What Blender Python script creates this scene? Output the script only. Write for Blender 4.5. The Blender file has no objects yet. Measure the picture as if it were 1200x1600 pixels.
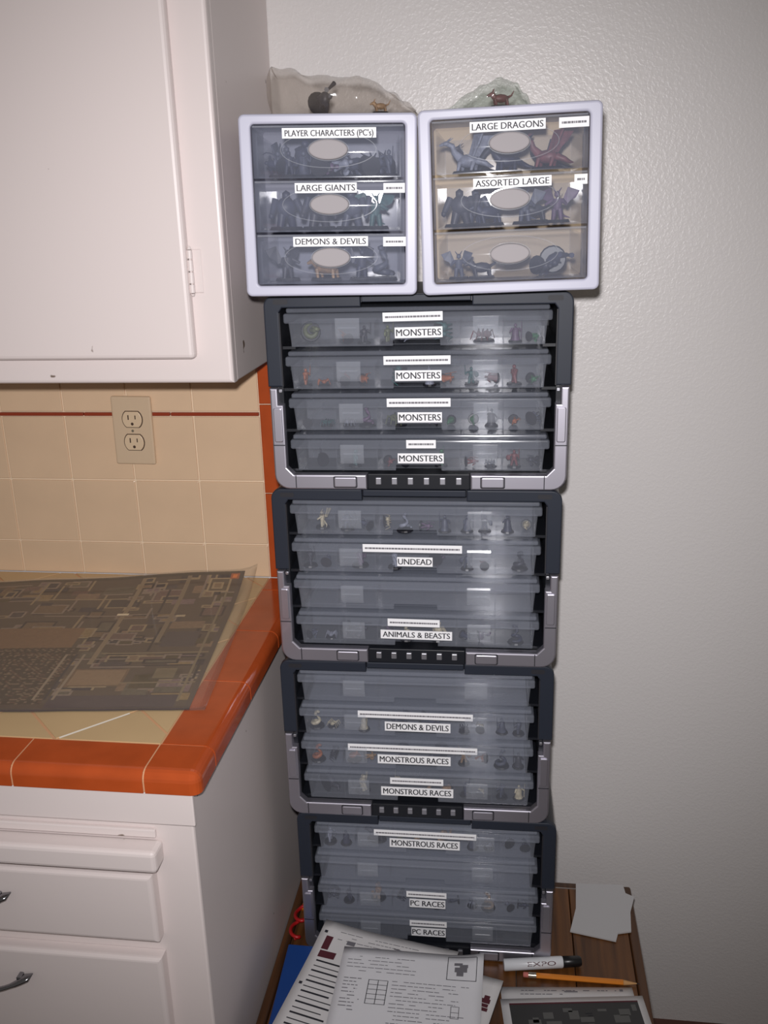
import bpy, bmesh, math, random
from mathutils import Vector, Matrix

# ------------------------------------------------------------------ camera, light, exposure
sc = bpy.context.scene
COL = sc.collection
CAM = Vector((.3123, -1.4903, 1.5214))
YAW, PITCH, ROLL, FPX = -.1365, -.31, -.0275, 1466.87
fw = Vector((math.sin(YAW)*math.cos(PITCH), math.cos(YAW)*math.cos(PITCH), math.sin(PITCH)))
rt0 = Vector((math.cos(YAW), -math.sin(YAW), 0))
up0 = rt0.cross(fw)
rt = rt0*math.cos(ROLL) + up0*math.sin(ROLL)
up = up0*math.cos(ROLL) - rt0*math.sin(ROLL)
cd = bpy.data.cameras.new('camera')
cam = bpy.data.objects.new('camera', cd)
COL.objects.link(cam)
m = Matrix((rt, up, -fw)).transposed().to_4x4()
m.translation = CAM
cam.matrix_world = m
cd.sensor_fit = 'VERTICAL'
cd.sensor_height = 36.0
cd.lens = 36.0*FPX/1600
cd.clip_start = .02
sc.camera = cam

world = bpy.data.worlds.new('world')
sc.world = world
world.use_nodes = True
bg = world.node_tree.nodes['Background']
bg.inputs[0].default_value = (1.0, .93, .86, 1)
bg.inputs[1].default_value = .125

fl = bpy.data.lights.new('camera_flash', 'SPOT')
fl.energy = 61
fl.color = (1.0, .97, .985)
fl.shadow_soft_size = .014
fl.spot_size = math.radians(92)
fl.spot_blend = 1.0
flo = bpy.data.objects.new('camera_flash', fl)
COL.objects.link(flo)
flo.location = CAM - rt*.012 + up*.05
aim = Vector((.03, 0, 1.10))
flo.rotation_euler = (aim - flo.location).to_track_quat('-Z', 'Y').to_euler()

sc.view_settings.view_transform = 'Standard'
sc.view_settings.look = 'None'
sc.view_settings.exposure = 0.0
sc.view_settings.gamma = 1.0
sc.view_settings.use_curve_mapping = False
sc.cycles.transparent_max_bounces = 32
sc.cycles.max_bounces = 8
sc.cycles.caustics_reflective = False
sc.cycles.caustics_refractive = False
R = random.Random(7)

# ------------------------------------------------------------------ materials
def s2l(c):
    return tuple((v/12.92 if v <= .04045 else ((v+.055)/1.055)**2.4) for v in (x/255 for x in c))

def new_mat(name):
    mt = bpy.data.materials.new(name)
    mt.use_nodes = True
    nt = mt.node_tree
    b = nt.nodes['Principled BSDF']
    return mt, nt, b

def pmat(name, rgb, rough=.5, spec=.5, metal=0, var=0, vscale=30, bump=0, bscale=200, coat=0):
    mt, nt, b = new_mat(name)
    col = s2l(rgb)
    b.inputs['Base Color'].default_value = (*col, 1)
    b.inputs['Roughness'].default_value = rough
    b.inputs['Specular IOR Level'].default_value = spec
    b.inputs['Metallic'].default_value = metal
    b.inputs['Coat Weight'].default_value = coat
    tc = nt.nodes.new('ShaderNodeTexCoord')
    if var:
        n = nt.nodes.new('ShaderNodeTexNoise')
        n.inputs['Scale'].default_value = vscale
        n.inputs['Detail'].default_value = 3
        nt.links.new(tc.outputs['Object'], n.inputs['Vector'])
        cr = nt.nodes.new('ShaderNodeValToRGB')
        cr.color_ramp.elements[0].position = .3
        cr.color_ramp.elements[1].position = .7
        cr.color_ramp.elements[0].color = (*[max(0, c*(1-var)) for c in col], 1)
        cr.color_ramp.elements[1].color = (*[min(1, c*(1+var)) for c in col], 1)
        nt.links.new(n.outputs['Fac'], cr.inputs['Fac'])
        nt.links.new(cr.outputs['Color'], b.inputs['Base Color'])
    if bump:
        n2 = nt.nodes.new('ShaderNodeTexNoise')
        n2.inputs['Scale'].default_value = bscale
        n2.inputs['Detail'].default_value = 2
        nt.links.new(tc.outputs['Object'], n2.inputs['Vector'])
        bp = nt.nodes.new('ShaderNodeBump')
        bp.inputs['Strength'].default_value = bump
        bp.inputs['Distance'].default_value = .002
        nt.links.new(n2.outputs['Fac'], bp.inputs['Height'])
        nt.links.new(bp.outputs['Normal'], b.inputs['Normal'])
    return mt

def plastic(name, rgb, milk, rough=.12, tint=(.975, .978, .985), gl=1.0):
    """thin translucent plastic: part clear, part milky, with a fresnel gloss"""
    mt = bpy.data.materials.new(name)
    mt.use_nodes = True
    nt = mt.node_tree
    nt.nodes.remove(nt.nodes['Principled BSDF'])
    out = nt.nodes['Material Output']
    tr = nt.nodes.new('ShaderNodeBsdfTransparent')
    tr.inputs[0].default_value = (*tint, 1)
    df = nt.nodes.new('ShaderNodeBsdfDiffuse')
    df.inputs[0].default_value = (*s2l(rgb), 1)
    m1 = nt.nodes.new('ShaderNodeMixShader')
    m1.inputs[0].default_value = milk
    nt.links.new(tr.outputs[0], m1.inputs[1])
    nt.links.new(df.outputs[0], m1.inputs[2])
    g = nt.nodes.new('ShaderNodeBsdfGlossy')
    g.inputs['Roughness'].default_value = rough
    fr = nt.nodes.new('ShaderNodeFresnel')
    fr.inputs[0].default_value = 1.45
    mu = nt.nodes.new('ShaderNodeMath')
    mu.operation = 'MULTIPLY'
    mu.inputs[1].default_value = gl
    ge = nt.nodes.new('ShaderNodeNewGeometry')       # no mirror on the inner faces of a thin wall
    inv = nt.nodes.new('ShaderNodeMath')
    inv.operation = 'SUBTRACT'
    inv.inputs[0].default_value = 1.0
    nt.links.new(ge.outputs['Backfacing'], inv.inputs[1])
    m0 = nt.nodes.new('ShaderNodeMath')
    m0.operation = 'MULTIPLY'
    nt.links.new(fr.outputs[0], m0.inputs[0])
    nt.links.new(inv.outputs[0], m0.inputs[1])
    nt.links.new(m0.outputs[0], mu.inputs[0])
    m2 = nt.nodes.new('ShaderNodeMixShader')
    nt.links.new(mu.outputs[0], m2.inputs[0])
    nt.links.new(m1.outputs[0], m2.inputs[1])
    nt.links.new(g.outputs[0], m2.inputs[2])
    nt.links.new(m2.outputs[0], out.inputs[0])
    return mt

def wall_paint():
    mt, nt, b = new_mat('textured_wall_paint')
    b.inputs['Base Color'].default_value = (*s2l((226, 222, 220)), 1)
    b.inputs['Roughness'].default_value = .34
    b.inputs['Specular IOR Level'].default_value = .42
    tc = nt.nodes.new('ShaderNodeTexCoord')
    n = nt.nodes.new('ShaderNodeTexNoise')
    n.inputs['Scale'].default_value = 185
    n.inputs['Detail'].default_value = 1.5
    n.inputs['Distortion'].default_value = .6
    nt.links.new(tc.outputs['Object'], n.inputs['Vector'])
    cr = nt.nodes.new('ShaderNodeValToRGB')
    cr.color_ramp.elements[0].position = .42
    cr.color_ramp.elements[1].position = .64
    nt.links.new(n.outputs['Fac'], cr.inputs['Fac'])
    bp = nt.nodes.new('ShaderNodeBump')
    bp.inputs['Strength'].default_value = .145
    bp.inputs['Distance'].default_value = .0014
    nt.links.new(cr.outputs['Color'], bp.inputs['Height'])
    nt.links.new(bp.outputs['Normal'], b.inputs['Normal'])
    return mt

def cabinet_paint():
    """white enamel with a few dark chips and faint grime"""
    mt, nt, b = new_mat('cabinet_enamel')
    b.inputs['Roughness'].default_value = .38
    b.inputs['Specular IOR Level'].default_value = .4
    tc = nt.nodes.new('ShaderNodeTexCoord')
    n = nt.nodes.new('ShaderNodeTexNoise')
    n.inputs['Scale'].default_value = 34
    n.inputs['Detail'].default_value = 2
    nt.links.new(tc.outputs['Object'], n.inputs['Vector'])
    cr = nt.nodes.new('ShaderNodeValToRGB')
    cr.color_ramp.elements[0].position = .758
    cr.color_ramp.elements[1].position = .775
    cr.color_ramp.elements[0].color = (*s2l((224, 213, 210)), 1)
    cr.color_ramp.elements[1].color = (*s2l((120, 104, 92)), 1)
    nt.links.new(n.outputs['Fac'], cr.inputs['Fac'])
    nt.links.new(cr.outputs['Color'], b.inputs['Base Color'])
    n2 = nt.nodes.new('ShaderNodeTexNoise')
    n2.inputs['Scale'].default_value = 60
    nt.links.new(tc.outputs['Object'], n2.inputs['Vector'])
    bp = nt.nodes.new('ShaderNodeBump')
    bp.inputs['Strength'].default_value = .04
    bp.inputs['Distance'].default_value = .002
    nt.links.new(n2.outputs['Fac'], bp.inputs['Height'])
    nt.links.new(bp.outputs['Normal'], b.inputs['Normal'])
    return mt

def wood(name, c0, c1, axis=1, rough=.4):
    mt, nt, b = new_mat(name)
    b.inputs['Roughness'].default_value = rough
    tc = nt.nodes.new('ShaderNodeTexCoord')
    mp = nt.nodes.new('ShaderNodeMapping')
    s = [60, 60, 60]
    s[axis] = 4
    mp.inputs['Scale'].default_value = s
    nt.links.new(tc.outputs['Object'], mp.inputs['Vector'])
    n = nt.nodes.new('ShaderNodeTexNoise')
    n.inputs['Scale'].default_value = 1.0
    n.inputs['Detail'].default_value = 5
    n.inputs['Distortion'].default_value = .5
    nt.links.new(mp.outputs[0], n.inputs['Vector'])
    cr = nt.nodes.new('ShaderNodeValToRGB')
    cr.color_ramp.elements[0].position = .3
    cr.color_ramp.elements[1].position = .72
    cr.color_ramp.elements[0].color = (*s2l(c0), 1)
    cr.color_ramp.elements[1].color = (*s2l(c1), 1)
    nt.links.new(n.outputs['Fac'], cr.inputs['Fac'])
    nt.links.new(cr.outputs['Color'], b.inputs['Base Color'])
    return mt

def print_mat(name, rough=.6):
    """colours printed on paper, stored with the sheet"""
    mt, nt, b = new_mat(name)
    a = nt.nodes.new('ShaderNodeVertexColor')
    a.layer_name = 'print'
    nt.links.new(a.outputs['Color'], b.inputs['Base Color'])
    b.inputs['Roughness'].default_value = rough
    b.inputs['Specular IOR Level'].default_value = .3
    return mt

M = dict(
    wall=wall_paint(),
    enamel=cabinet_paint(),
    floor=pmat('floor_vinyl', (92, 58, 48), .5, var=.2, vscale=14),
    tile=pmat('beige_glazed_tile', (226, 196, 163), .22, .5, var=.045, vscale=9, bump=.05, bscale=40),
    ctile=pmat('beige_counter_tile', (200, 172, 130), .25, .5, var=.04, vscale=9),
    grout=pmat('cream_grout', (236, 216, 188), .8),
    wstrip=pmat('plain_white', (248, 240, 225), .5),
    orange=pmat('terracotta_glaze', (178, 78, 36), .14, .5, var=.10, vscale=22, bump=.03, bscale=30),
    liner=pmat('dark_red_glaze', (150, 62, 38), .25),
    ogrout=pmat('tan_grout', (206, 160, 120), .8),
    plate=pmat('ivory_plate', (212, 188, 158), .35),
    recept=pmat('ivory_receptacle', (220, 196, 164), .35),
    slot=pmat('dark_slot', (70, 52, 40), .6),
    chrome=pmat('chrome', (150, 150, 155), .12, metal=1),
    shell=pmat('black_plastic', (26, 28, 34), .42, .4),
    bezel=pmat('dark_navy_plastic', (38, 43, 54), .5, .35),
    silver=pmat('silver_plastic', (190, 187, 198), .42, .5, metal=.92),
    joint=pmat('dark_joint', (34, 34, 40), .6),
    stud=pmat('pale_grey_stud', (186, 186, 194), .4, metal=.9),
    box=plastic('milky_box_plastic', (190, 195, 208), .085, .14, gl=.75),
    lid=plastic('milky_lid_plastic', (188, 194, 209), .165, .11, gl=.85),
    latch=plastic('milky_latch_plastic', (205, 210, 220), .13, .12, gl=.9),
    drawer=plastic('clear_drawer_plastic', (198, 205, 226), .10, .05, gl=1.0),
    tray=plastic('clear_tray_plastic', (190, 200, 220), .05, .1, gl=.5),
    ring=plastic('clear_ring_plastic', (205, 208, 216), .16, .05),
    frame=pmat('lavender_white_plastic', (186, 186, 202), .35, .4),
    uback=pmat('cream_back_panel', (214, 190, 154), .6),
    knob=pmat('pale_grey_handle', (158, 153, 155), .55, .2),
    paper=pmat('label_paper', (244, 244, 246), .55),
    ink=pmat('black_ink', (38, 38, 46), .6),
    ink2=pmat('grey_ink', (112, 110, 116), .6),
    sheet=pmat('white_paper', (216, 214, 214), .7, .25),
    sheet2=pmat('cool_white_paper', (222, 222, 226), .7, .25),
    plank=wood('brown_wood', (62, 36, 15), (122, 77, 36), 1),
    rim=wood('dark_wood_rim', (58, 36, 20), (104, 66, 36), 1),
    blue=pmat('blue_vinyl', (18, 66, 138), .4, var=.06, vscale=12),
    markerw=pmat('marker_white', (226, 228, 232), .3),
    markerb=pmat('marker_cap', (26, 26, 28), .3),
    maroon=pmat('maroon_print', (84, 34, 44), .6),
    pyel=pmat('pencil_orange', (224, 132, 30), .35),
    pwood=pmat('pencil_wood', (210, 160, 104), .6),
    pferr=pmat('pencil_ferrule', (200, 190, 170), .25, metal=.9),
    perase=pmat('pencil_eraser', (206, 120, 110), .7),
    red=pmat('red_cord', (178, 28, 30), .4),
    ocord=pmat('orange_cord', (196, 110, 30), .4),
    film=plastic('clear_film', (225, 225, 225), .045, .07, tint=(.985, .985, .98), gl=.8),
    bag=plastic('clear_bag_film', (190, 178, 168), .12, .12, tint=(.90, .885, .87), gl=.9),
    bag2=plastic('green_tinted_bag_film', (176, 182, 172), .12, .14, tint=(.88, .905, .885), gl=.6),
    map=print_mat('printed_map', .55),
    base=pmat('figure_base', (28, 28, 36), .4),
)
FIGCOL = [pmat('painted_figure_%s' % n, c, .5, var=.35, vscale=140) for n, c in (
    ('slate', (68, 72, 90)), ('maroon', (112, 58, 62)), ('olive', (92, 98, 66)), ('tan', (150, 118, 84)),
    ('charcoal', (48, 48, 60)), ('teal', (54, 92, 94)), ('bone', (188, 178, 152)), ('plum', (92, 70, 98)),
    ('rust', (150, 84, 48)), ('steel', (128, 132, 148)), ('navy', (42, 45, 68)), ('green', (50, 104, 70)))]
FIDX = dict(slate=0, maroon=1, olive=2, tan=3, charcoal=4, teal=5, bone=6, plum=7, rust=8, steel=9, navy=10, green=11)

# ------------------------------------------------------------------ mesh helpers
def obj(name, bm, mats, parent=None, loc=(0, 0, 0), rot=(0, 0, 0), smooth=False):
    me = bpy.data.meshes.new(name)
    bm.to_mesh(me)
    bm.free()
    if not isinstance(mats, (list, tuple)):
        mats = [mats]
    for x in mats:
        me.materials.append(x)
    if smooth:
        me.polygons.foreach_set('use_smooth', [True]*len(me.polygons))
    return link(name, me, parent, loc, rot)

def link(name, me, parent=None, loc=(0, 0, 0), rot=(0, 0, 0)):
    o = bpy.data.objects.new(name, me)
    COL.objects.link(o)
    o.parent = parent
    o.location = loc
    o.rotation_euler = rot
    return o

def tag(o, label, cat, group=None):
    o['label'] = label
    o['category'] = cat
    if group:
        o['group'] = group
    return o

def thing(name, label, cat, loc=(0, 0, 0), rot=(0, 0, 0), group=None):
    return tag(link(name, None, None, loc, rot), label, cat, group)

def struct(o):
    o['kind'] = 'structure'
    return o

def merge(bm, t, mi=0):
    vm = [bm.verts.new(v.co) for v in t.verts]
    t.verts.index_update()
    for f in t.faces:
        try:
            nf = bm.faces.new([vm[v.index] for v in f.verts])
            nf.material_index = mi
            nf.smooth = f.smooth
        except ValueError:
            pass
    t.free()

def rbox(bm, x0, x1, y0, y1, z0, z1, bev=0, seg=2, mi=0, pick=None):
    t = bmesh.new()
    bmesh.ops.create_cube(t, size=1)
    for v in t.verts:
        v.co = Vector(((x0+x1)/2+v.co.x*(x1-x0), (y0+y1)/2+v.co.y*(y1-y0), (z0+z1)/2+v.co.z*(z1-z0)))
    if bev:
        es = [e for e in t.edges if pick is None or pick((e.verts[0].co+e.verts[1].co)/2)]
        bmesh.ops.bevel(t, geom=es, offset=bev, segments=seg, profile=.5, affect='EDGES')
    merge(bm, t, mi)
    return bm

def box(*a, **k):
    return rbox(bmesh.new(), *a, **k)

def prism(bm, pts, y0, y1, mi=0, bev=0, seg=2):
    """polygon in (x, z) extruded along y; y0 is the front"""
    t = bmesh.new()
    a = [t.verts.new((x, y0, z)) for x, z in pts]
    b = [t.verts.new((x, y1, z)) for x, z in pts]
    n = len(pts)
    front = t.faces.new(a)
    t.faces.new(list(reversed(b)))
    for i in range(n):
        t.faces.new((a[(i+1) % n], a[i], b[i], b[(i+1) % n]))
    bmesh.ops.recalc_face_normals(t, faces=t.faces[:])
    if bev:
        bmesh.ops.bevel(t, geom=list(front.edges), offset=bev, segments=seg, profile=.5, affect='EDGES')
    merge(bm, t, mi)
    return bm

def rrect(x0, x1, z0, z1, r, n=5):
    """rounded rectangle, counter-clockwise; r is one radius or four (bl, br, tr, tl)"""
    if not isinstance(r, (tuple, list)):
        r = (r,)*4
    out = []
    for (cx, cz, a0, q) in ((x0, z0, 180, r[0]), (x1, z0, 270, r[1]), (x1, z1, 0, r[2]), (x0, z1, 90, r[3])):
        ox = cx + (q if cx == x0 else -q)
        oz = cz + (q if cz == z0 else -q)
        for i in range(n+1):
            a = math.radians(a0 + 90*i/n)
            out.append((ox+q*math.cos(a), oz+q*math.sin(a)))
    return out

def ring(bm, outer, inner, y0, y1, mi=0, bev=0):
    t = bmesh.new()
    n = len(outer)
    of = [t.verts.new((x, y0, z)) for x, z in outer]
    inf = [t.verts.new((x, y0, z)) for x, z in inner]
    ob = [t.verts.new((x, y1, z)) for x, z in outer]
    ib = [t.verts.new((x, y1, z)) for x, z in inner]
    fe = []
    for i in range(n):
        j = (i+1) % n
        t.faces.new((of[i], of[j], inf[j], inf[i]))
        t.faces.new((ob[j], ob[i], ib[i], ib[j]))
        t.faces.new((of[j], of[i], ob[i], ob[j]))
        t.faces.new((inf[i], inf[j], ib[j], ib[i]))
    bmesh.ops.recalc_face_normals(t, faces=t.faces[:])
    if bev:
        es = [e for e in t.edges if all(abs(v.co.y-y0) < 1e-7 for v in e.verts)
              and (set(e.verts) <= set(of) or set(e.verts) <= set(inf))]
        bmesh.ops.bevel(t, geom=es, offset=bev, segments=3, profile=.5, affect='EDGES')
    merge(bm, t, mi)
    return bm

def tube(bm, pts, rad, n=8, mi=0, flat=1.0):
    """tube through points, rad one value or one per point; flat squashes z"""
    t = bmesh.new()
    pts = [Vector(p) for p in pts]
    if not isinstance(rad, (list, tuple)):
        rad = [rad]*len(pts)
    rings = []
    for i, p in enumerate(pts):
        d = (pts[min(i+1, len(pts)-1)] - pts[max(i-1, 0)]).normalized()
        a = d.cross(Vector((0, 0, 1)))
        if a.length < 1e-4:
            a = d.cross(Vector((0, 1, 0)))
        a.normalize()
        b = a.cross(d)
        rings.append([t.verts.new(p + a*math.cos(2*math.pi*k/n)*rad[i] + b*math.sin(2*math.pi*k/n)*rad[i]*flat) for k in range(n)])
    for r0, r1 in zip(rings, rings[1:]):
        for k in range(n):
            f = t.faces.new((r0[k], r0[(k+1) % n], r1[(k+1) % n], r1[k]))
            f.smooth = True
    t.faces.new([t.verts.new(v.co) for v in reversed(rings[0])])
    t.faces.new([t.verts.new(v.co) for v in rings[-1]])
    bmesh.ops.recalc_face_normals(t, faces=t.faces[:])
    merge(bm, t, mi)
    return bm

def blob(bm, c, s, mi=0, sub=1, rot=None):
    t = bmesh.new()
    bmesh.ops.create_icosphere(t, subdivisions=sub, radius=1)
    for v in t.verts:
        p = Vector((v.co.x*s[0], v.co.y*s[1], v.co.z*s[2]))
        if rot is not None:
            p = rot @ p
        v.co = p + Vector(c)
    for f in t.faces:
        f.smooth = True
    merge(bm, t, mi)

def disc(bm, c, rx, ry, h, n=16, mi=0):
    t = bmesh.new()
    lo = [t.verts.new((c[0]+rx*math.cos(2*math.pi*k/n), c[1]+ry*math.sin(2*math.pi*k/n), c[2])) for k in range(n)]
    hi = [t.verts.new((c[0]+.9*rx*math.cos(2*math.pi*k/n), c[1]+.9*ry*math.sin(2*math.pi*k/n), c[2]+h)) for k in range(n)]
    t.faces.new(list(reversed(lo)))
    t.faces.new(hi)
    for k in range(n):
        t.faces.new((lo[k], lo[(k+1) % n], hi[(k+1) % n], hi[k]))
    merge(bm, t, mi)

_tx = {}
def text_faces(s):
    """flat outline of a string: verts (x right, y up) in a unit box height, faces"""
    if s in _tx:
        return _tx[s]
    cu = bpy.data.curves.new('t', 'FONT')
    cu.body = s
    cu.resolution_u = 3
    o = bpy.data.objects.new('t', cu)
    COL.objects.link(o)
    bpy.context.view_layer.update()
    me = o.evaluated_get(bpy.context.evaluated_depsgraph_get()).to_mesh()
    vs = [(v.co.x, v.co.y) for v in me.vertices]
    fs = [tuple(p.vertices) for p in me.polygons]
    x0 = min(v[0] for v in vs); x1 = max(v[0] for v in vs)
    y0 = 0.0; y1 = max(v[1] for v in vs)
    o.evaluated_get(bpy.context.evaluated_depsgraph_get()).to_mesh_clear()
    bpy.data.objects.remove(o)
    bpy.data.curves.remove(cu)
    _tx[s] = ([((x-x0)/(x1-x0), (y-y0)/(y1-y0)) for x, y in vs], fs)
    return _tx[s]

def put_text(bm, s, P, ux, uy, w, h, mi=0):
    """string in the w x h box at P spanned by unit vectors ux, uy"""
    vs, fs = text_faces(s)
    P, ux, uy = Vector(P), Vector(ux), Vector(uy)
    nrm = ux.cross(uy)
    for sh in (-.028*h, .028*h):           # two passes give the bolder stroke of the print
        vv = [bm.verts.new(P + ux*(x*w+sh) + uy*(y*h) + nrm*(.00002 if sh > 0 else 0)) for x, y in vs]
        for f in fs:
            try:
                nf = bm.faces.new([vv[i] for i in f])
                nf.normal_update()
                if nf.normal.dot(nrm) < 0:
                    nf.normal_flip()
                nf.material_index = mi
            except ValueError:
                pass

def quad(bm, P, ux, uy, w, h, mi=0):
    P, ux, uy = Vector(P), Vector(ux), Vector(uy)
    f = bm.faces.new([bm.verts.new(P+ux*a+uy*b) for a, b in ((0, 0), (w, 0), (w, h), (0, h))])
    f.material_index = mi
    return f

def small_print(bm, x, y, z, w, h, rnd, mi=1):
    """a row of tiny unreadable print: short ink marks along w, in the x-z plane at depth y"""
    a = 0
    while a < w:
        l = rnd.uniform(.0012, .0046)
        quad(bm, (x+a, y, z), (1, 0, 0), (0, 0, 1), min(l, w-a), h, mi)
        a += l + .0005

def name_label(parent, s, cx, y, z0, z1, w, roll=0):
    """printed paper label standing in x-z, front at y"""
    bm = bmesh.new()
    rbox(bm, -w/2, w/2, y, y+.0003, 0, z1-z0)
    H = z1-z0
    put_text(bm, s, (-w/2*.94, y-.0002, H*.2), (1, 0, 0), (0, 0, 1), w*.94, H*.62, 1)
    return obj('name_label', bm, [M['paper'], M['ink']], parent, (cx, 0, z0), (0, roll, 0))

def strip_label(parent, cx, y, z0, z1, w, rnd, roll=0):
    bm = bmesh.new()
    H = z1-z0
    rbox(bm, -w/2, w/2, y, y+.0003, 0, H)
    small_print(bm, -w/2+.003, y-.0002, H*.38, w-.006, H*.22, rnd, 1)
    return obj('strip_label', bm, [M['paper'], M['ink2']], parent, (cx, 0, z0), (0, roll, 0))

# ------------------------------------------------------------------ the room
FLOOR = .012
XC = -.0441          # right side of the kitchen cabinets
struct(obj('wall_back', box(-1.3, 2.0, 0, .1, FLOOR, 2.6), M['wall']))
struct(obj('floor', box(-1.3, 2.0, -2.4, .1, FLOOR-.05, FLOOR), M['floor']))

# ------------------------------------------------------------------ tiled backsplash
ZC = .92             # counter top
ZU = 1.3123          # underside of wall cabinet
XB = -.0932
bs = thing('tile_backsplash', 'beige square-tiled backsplash with a thin red liner row behind the counter', 'backsplash', (0, 0, ZC))
obj('grout_bed', box(-1.0, XC-.002, -.0065, -.0005, 0.0005, ZU-ZC), M['grout'], bs)
PT = .1135
rows = [(0.001, .0600-.0012), (.0600+.0012, .1732-.0012), (.1732+.0012, .2842), (.2928, ZU-ZC-.0005)]
shared = {}
for (z0, z1) in rows:
    for k in range(8):
        x1 = XB-.0012-k*PT
        x0 = x1-PT+.0024
        key = round(z1-z0, 4)
        if key not in shared:
            bm = box(-(x1-x0)/2, (x1-x0)/2, 0, .004, -(z1-z0)/2, (z1-z0)/2, .0014, 2)
            o = obj('tile', bm, M['tile'], bs)
            shared[key] = o.data
        else:
            o = link('tile', shared[key], bs)
        o.location = ((x0+x1)/2, -.0095+R.uniform(-.0003, .0003), (z0+z1)/2)
        o.rotation_euler = (R.uniform(-.004, .004), 0, R.uniform(-.004, .004))
lin = None
for k in range(6):
    x1 = XB-.001-k*.152-.0
    if lin is None:
        o = obj('liner_tile', box(-.0752, .0752, 0, .006, -.0029, .0029, .001, 2), M['liner'], bs)
        lin = o.data
    else:
        o = link('liner_tile', lin, bs)
    o.location = (x1-.0755, -.0112, .2886)
zz = .001
et = None
while zz < ZU-ZC-.01:
    h = min(.1508, ZU-ZC-zz-.0006)
    bm = prism(bmesh.new(), [(XB+.0005, zz), (XC-.004, zz), (XC-.004, zz+h), (XB+.0005, zz+h)], -.0115, -.0065, bev=.0018)
    obj('edge_tile', bm, M['orange'], bs)
    zz += .1525

# ------------------------------------------------------------------ upper cabinet
uc = thing('wall_cabinet', 'white painted wall cabinet above the tiled counter', 'cabinet', (0, 0, ZU))
YF = -.3048
obj('body', box(-1.0, XC, YF+.018, -.0005, 0, .95, .002, 2), M['enamel'], uc)
bm = bmesh.new()
prism(bm, [(-1.0, 0), (XC, 0), (XC, .95), (-.13, .95), (-.13, .05), (-1.0, .05)], YF, YF+.018, bev=.005, seg=3)
obj('face_frame', bm, M['enamel'], uc)
dr = obj('door', box(-.62, -.0883, YF-.019, YF-.0006, .034, .93, .006, 3), M['enamel'], uc)
bm = bmesh.new()
rbox(bm, -.087, -.0735, YF-.0022, YF, .116, .170, .001, 1)
for z0, z1 in ((.117, .127), (.129, .142), (.144, .157), (.159, .169)):
    tube(bm, [(-.0855, YF-.0105, z0), (-.0855, YF-.0105, z1)], .0036, 10)
tube(bm, [(-.0855, YF-.0105, .113), (-.0855, YF-.0105, .116)], [.0018, .003], 10)
tube(bm, [(-.0855, YF-.0105, .170), (-.0855, YF-.0105, .174)], [.003, .0015], 10)
rbox(bm, -.0865, -.0845, YF-.0105, YF-.001, .117, .169)
obj('hinge', bm, M['enamel'], dr)

# ------------------------------------------------------------------ base cabinet
bc = thing('base_cabinet', 'white painted base cabinet with drawers under the tiled counter', 'cabinet', (0, 0, 0))
YB = -.598
obj('body', box(-.95, XC, YB, -.0015, FLOOR, .8925, .003, 2), M['enamel'], bc)
obj('apron', box(-.95, XC+.0045, YB-.007, YB-.0004, .849, .8928, .0015, 2), M['enamel'], bc)
cb = box(-.62, -.083, YB-.030, YB-.0006, .797, .826, .0055, 3)
obj('cutting_board', cb, M['enamel'], bc)
obj('board_guide', box(-.62, -.09, YB-.006, YB-.0005, .829, .840, .0015, 2), M['enamel'], bc)

def pull_handle(parent, cx, z):
    bm = bmesh.new()
    pts, rad = [], []
    n = 18
    for i in range(n+1):
        t = -1+2*i/n
        pts.append((cx+t*.056, -.004-.020*math.cos(t*math.pi/2)**.8 if abs(t) < .999 else -.004, z+.012*abs(t)**2.2-.004))
        rad.append(.0036+.0042*max(0, abs(t)-.55)/.45 if abs(t) < .86 else .0078*(1-abs(t))/.14+.0006)
    tube(bm, pts, rad, 10, flat=.55)
    for s in (-1, 1):
        rbox(bm, cx+s*.040-.003, cx+s*.040+.003, -.012, .001, z+.001, z+.007, .001, 1)
    return obj('handle', bm, M['chrome'], parent)

for (z0, z1, hz) in ((.687, .783, .742), (.40, .6627, .6205)):
    bm = prism(bmesh.new(), [(-.60, z0-z1), (-.0962, z0-z1), (-.0962, 0), (-.60, 0)], -.018, -.0006, bev=.0055, seg=4)
    d = obj('drawer', bm, M['enamel'], bc, (0, YB, z1))
    h = pull_handle(d, -.331 if hz > .7 else -.321, hz-z1)
    h.location = (0, -.016, 0)

# ------------------------------------------------------------------ tiled countertop
ct = thing('tiled_countertop', 'beige diagonal-tiled countertop edged with glossy terracotta tiles', 'countertop', (0, 0, .893))
obj('grout_bed', box(-.95, -.0302, -.6068, -.012, 0.0004, .0264, bev=.0125, seg=5,
    pick=lambda c: (c.z > .026 and (c.y < -.606 or c.x > -.031)) or (c.x > -.031 and c.y < -.606)), M['ogrout'], ct)
PD = .157           # diagonal tiles: lines x+y and y-x spaced by PD

def clip(poly, ax, lim, keep_less):
    out = []
    for i in range(len(poly)):
        a, b = poly[i], poly[(i+1) % len(poly)]
        ia = (a[ax] <= lim) == keep_less
        ib = (b[ax] <= lim) == keep_less
        if ia:
            out.append(a)
        if ia != ib:
            t = (lim-a[ax])/(b[ax]-a[ax])
            out.append((a[0]+t*(b[0]-a[0]), a[1]+t*(b[1]-a[1])))
    return out

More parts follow.
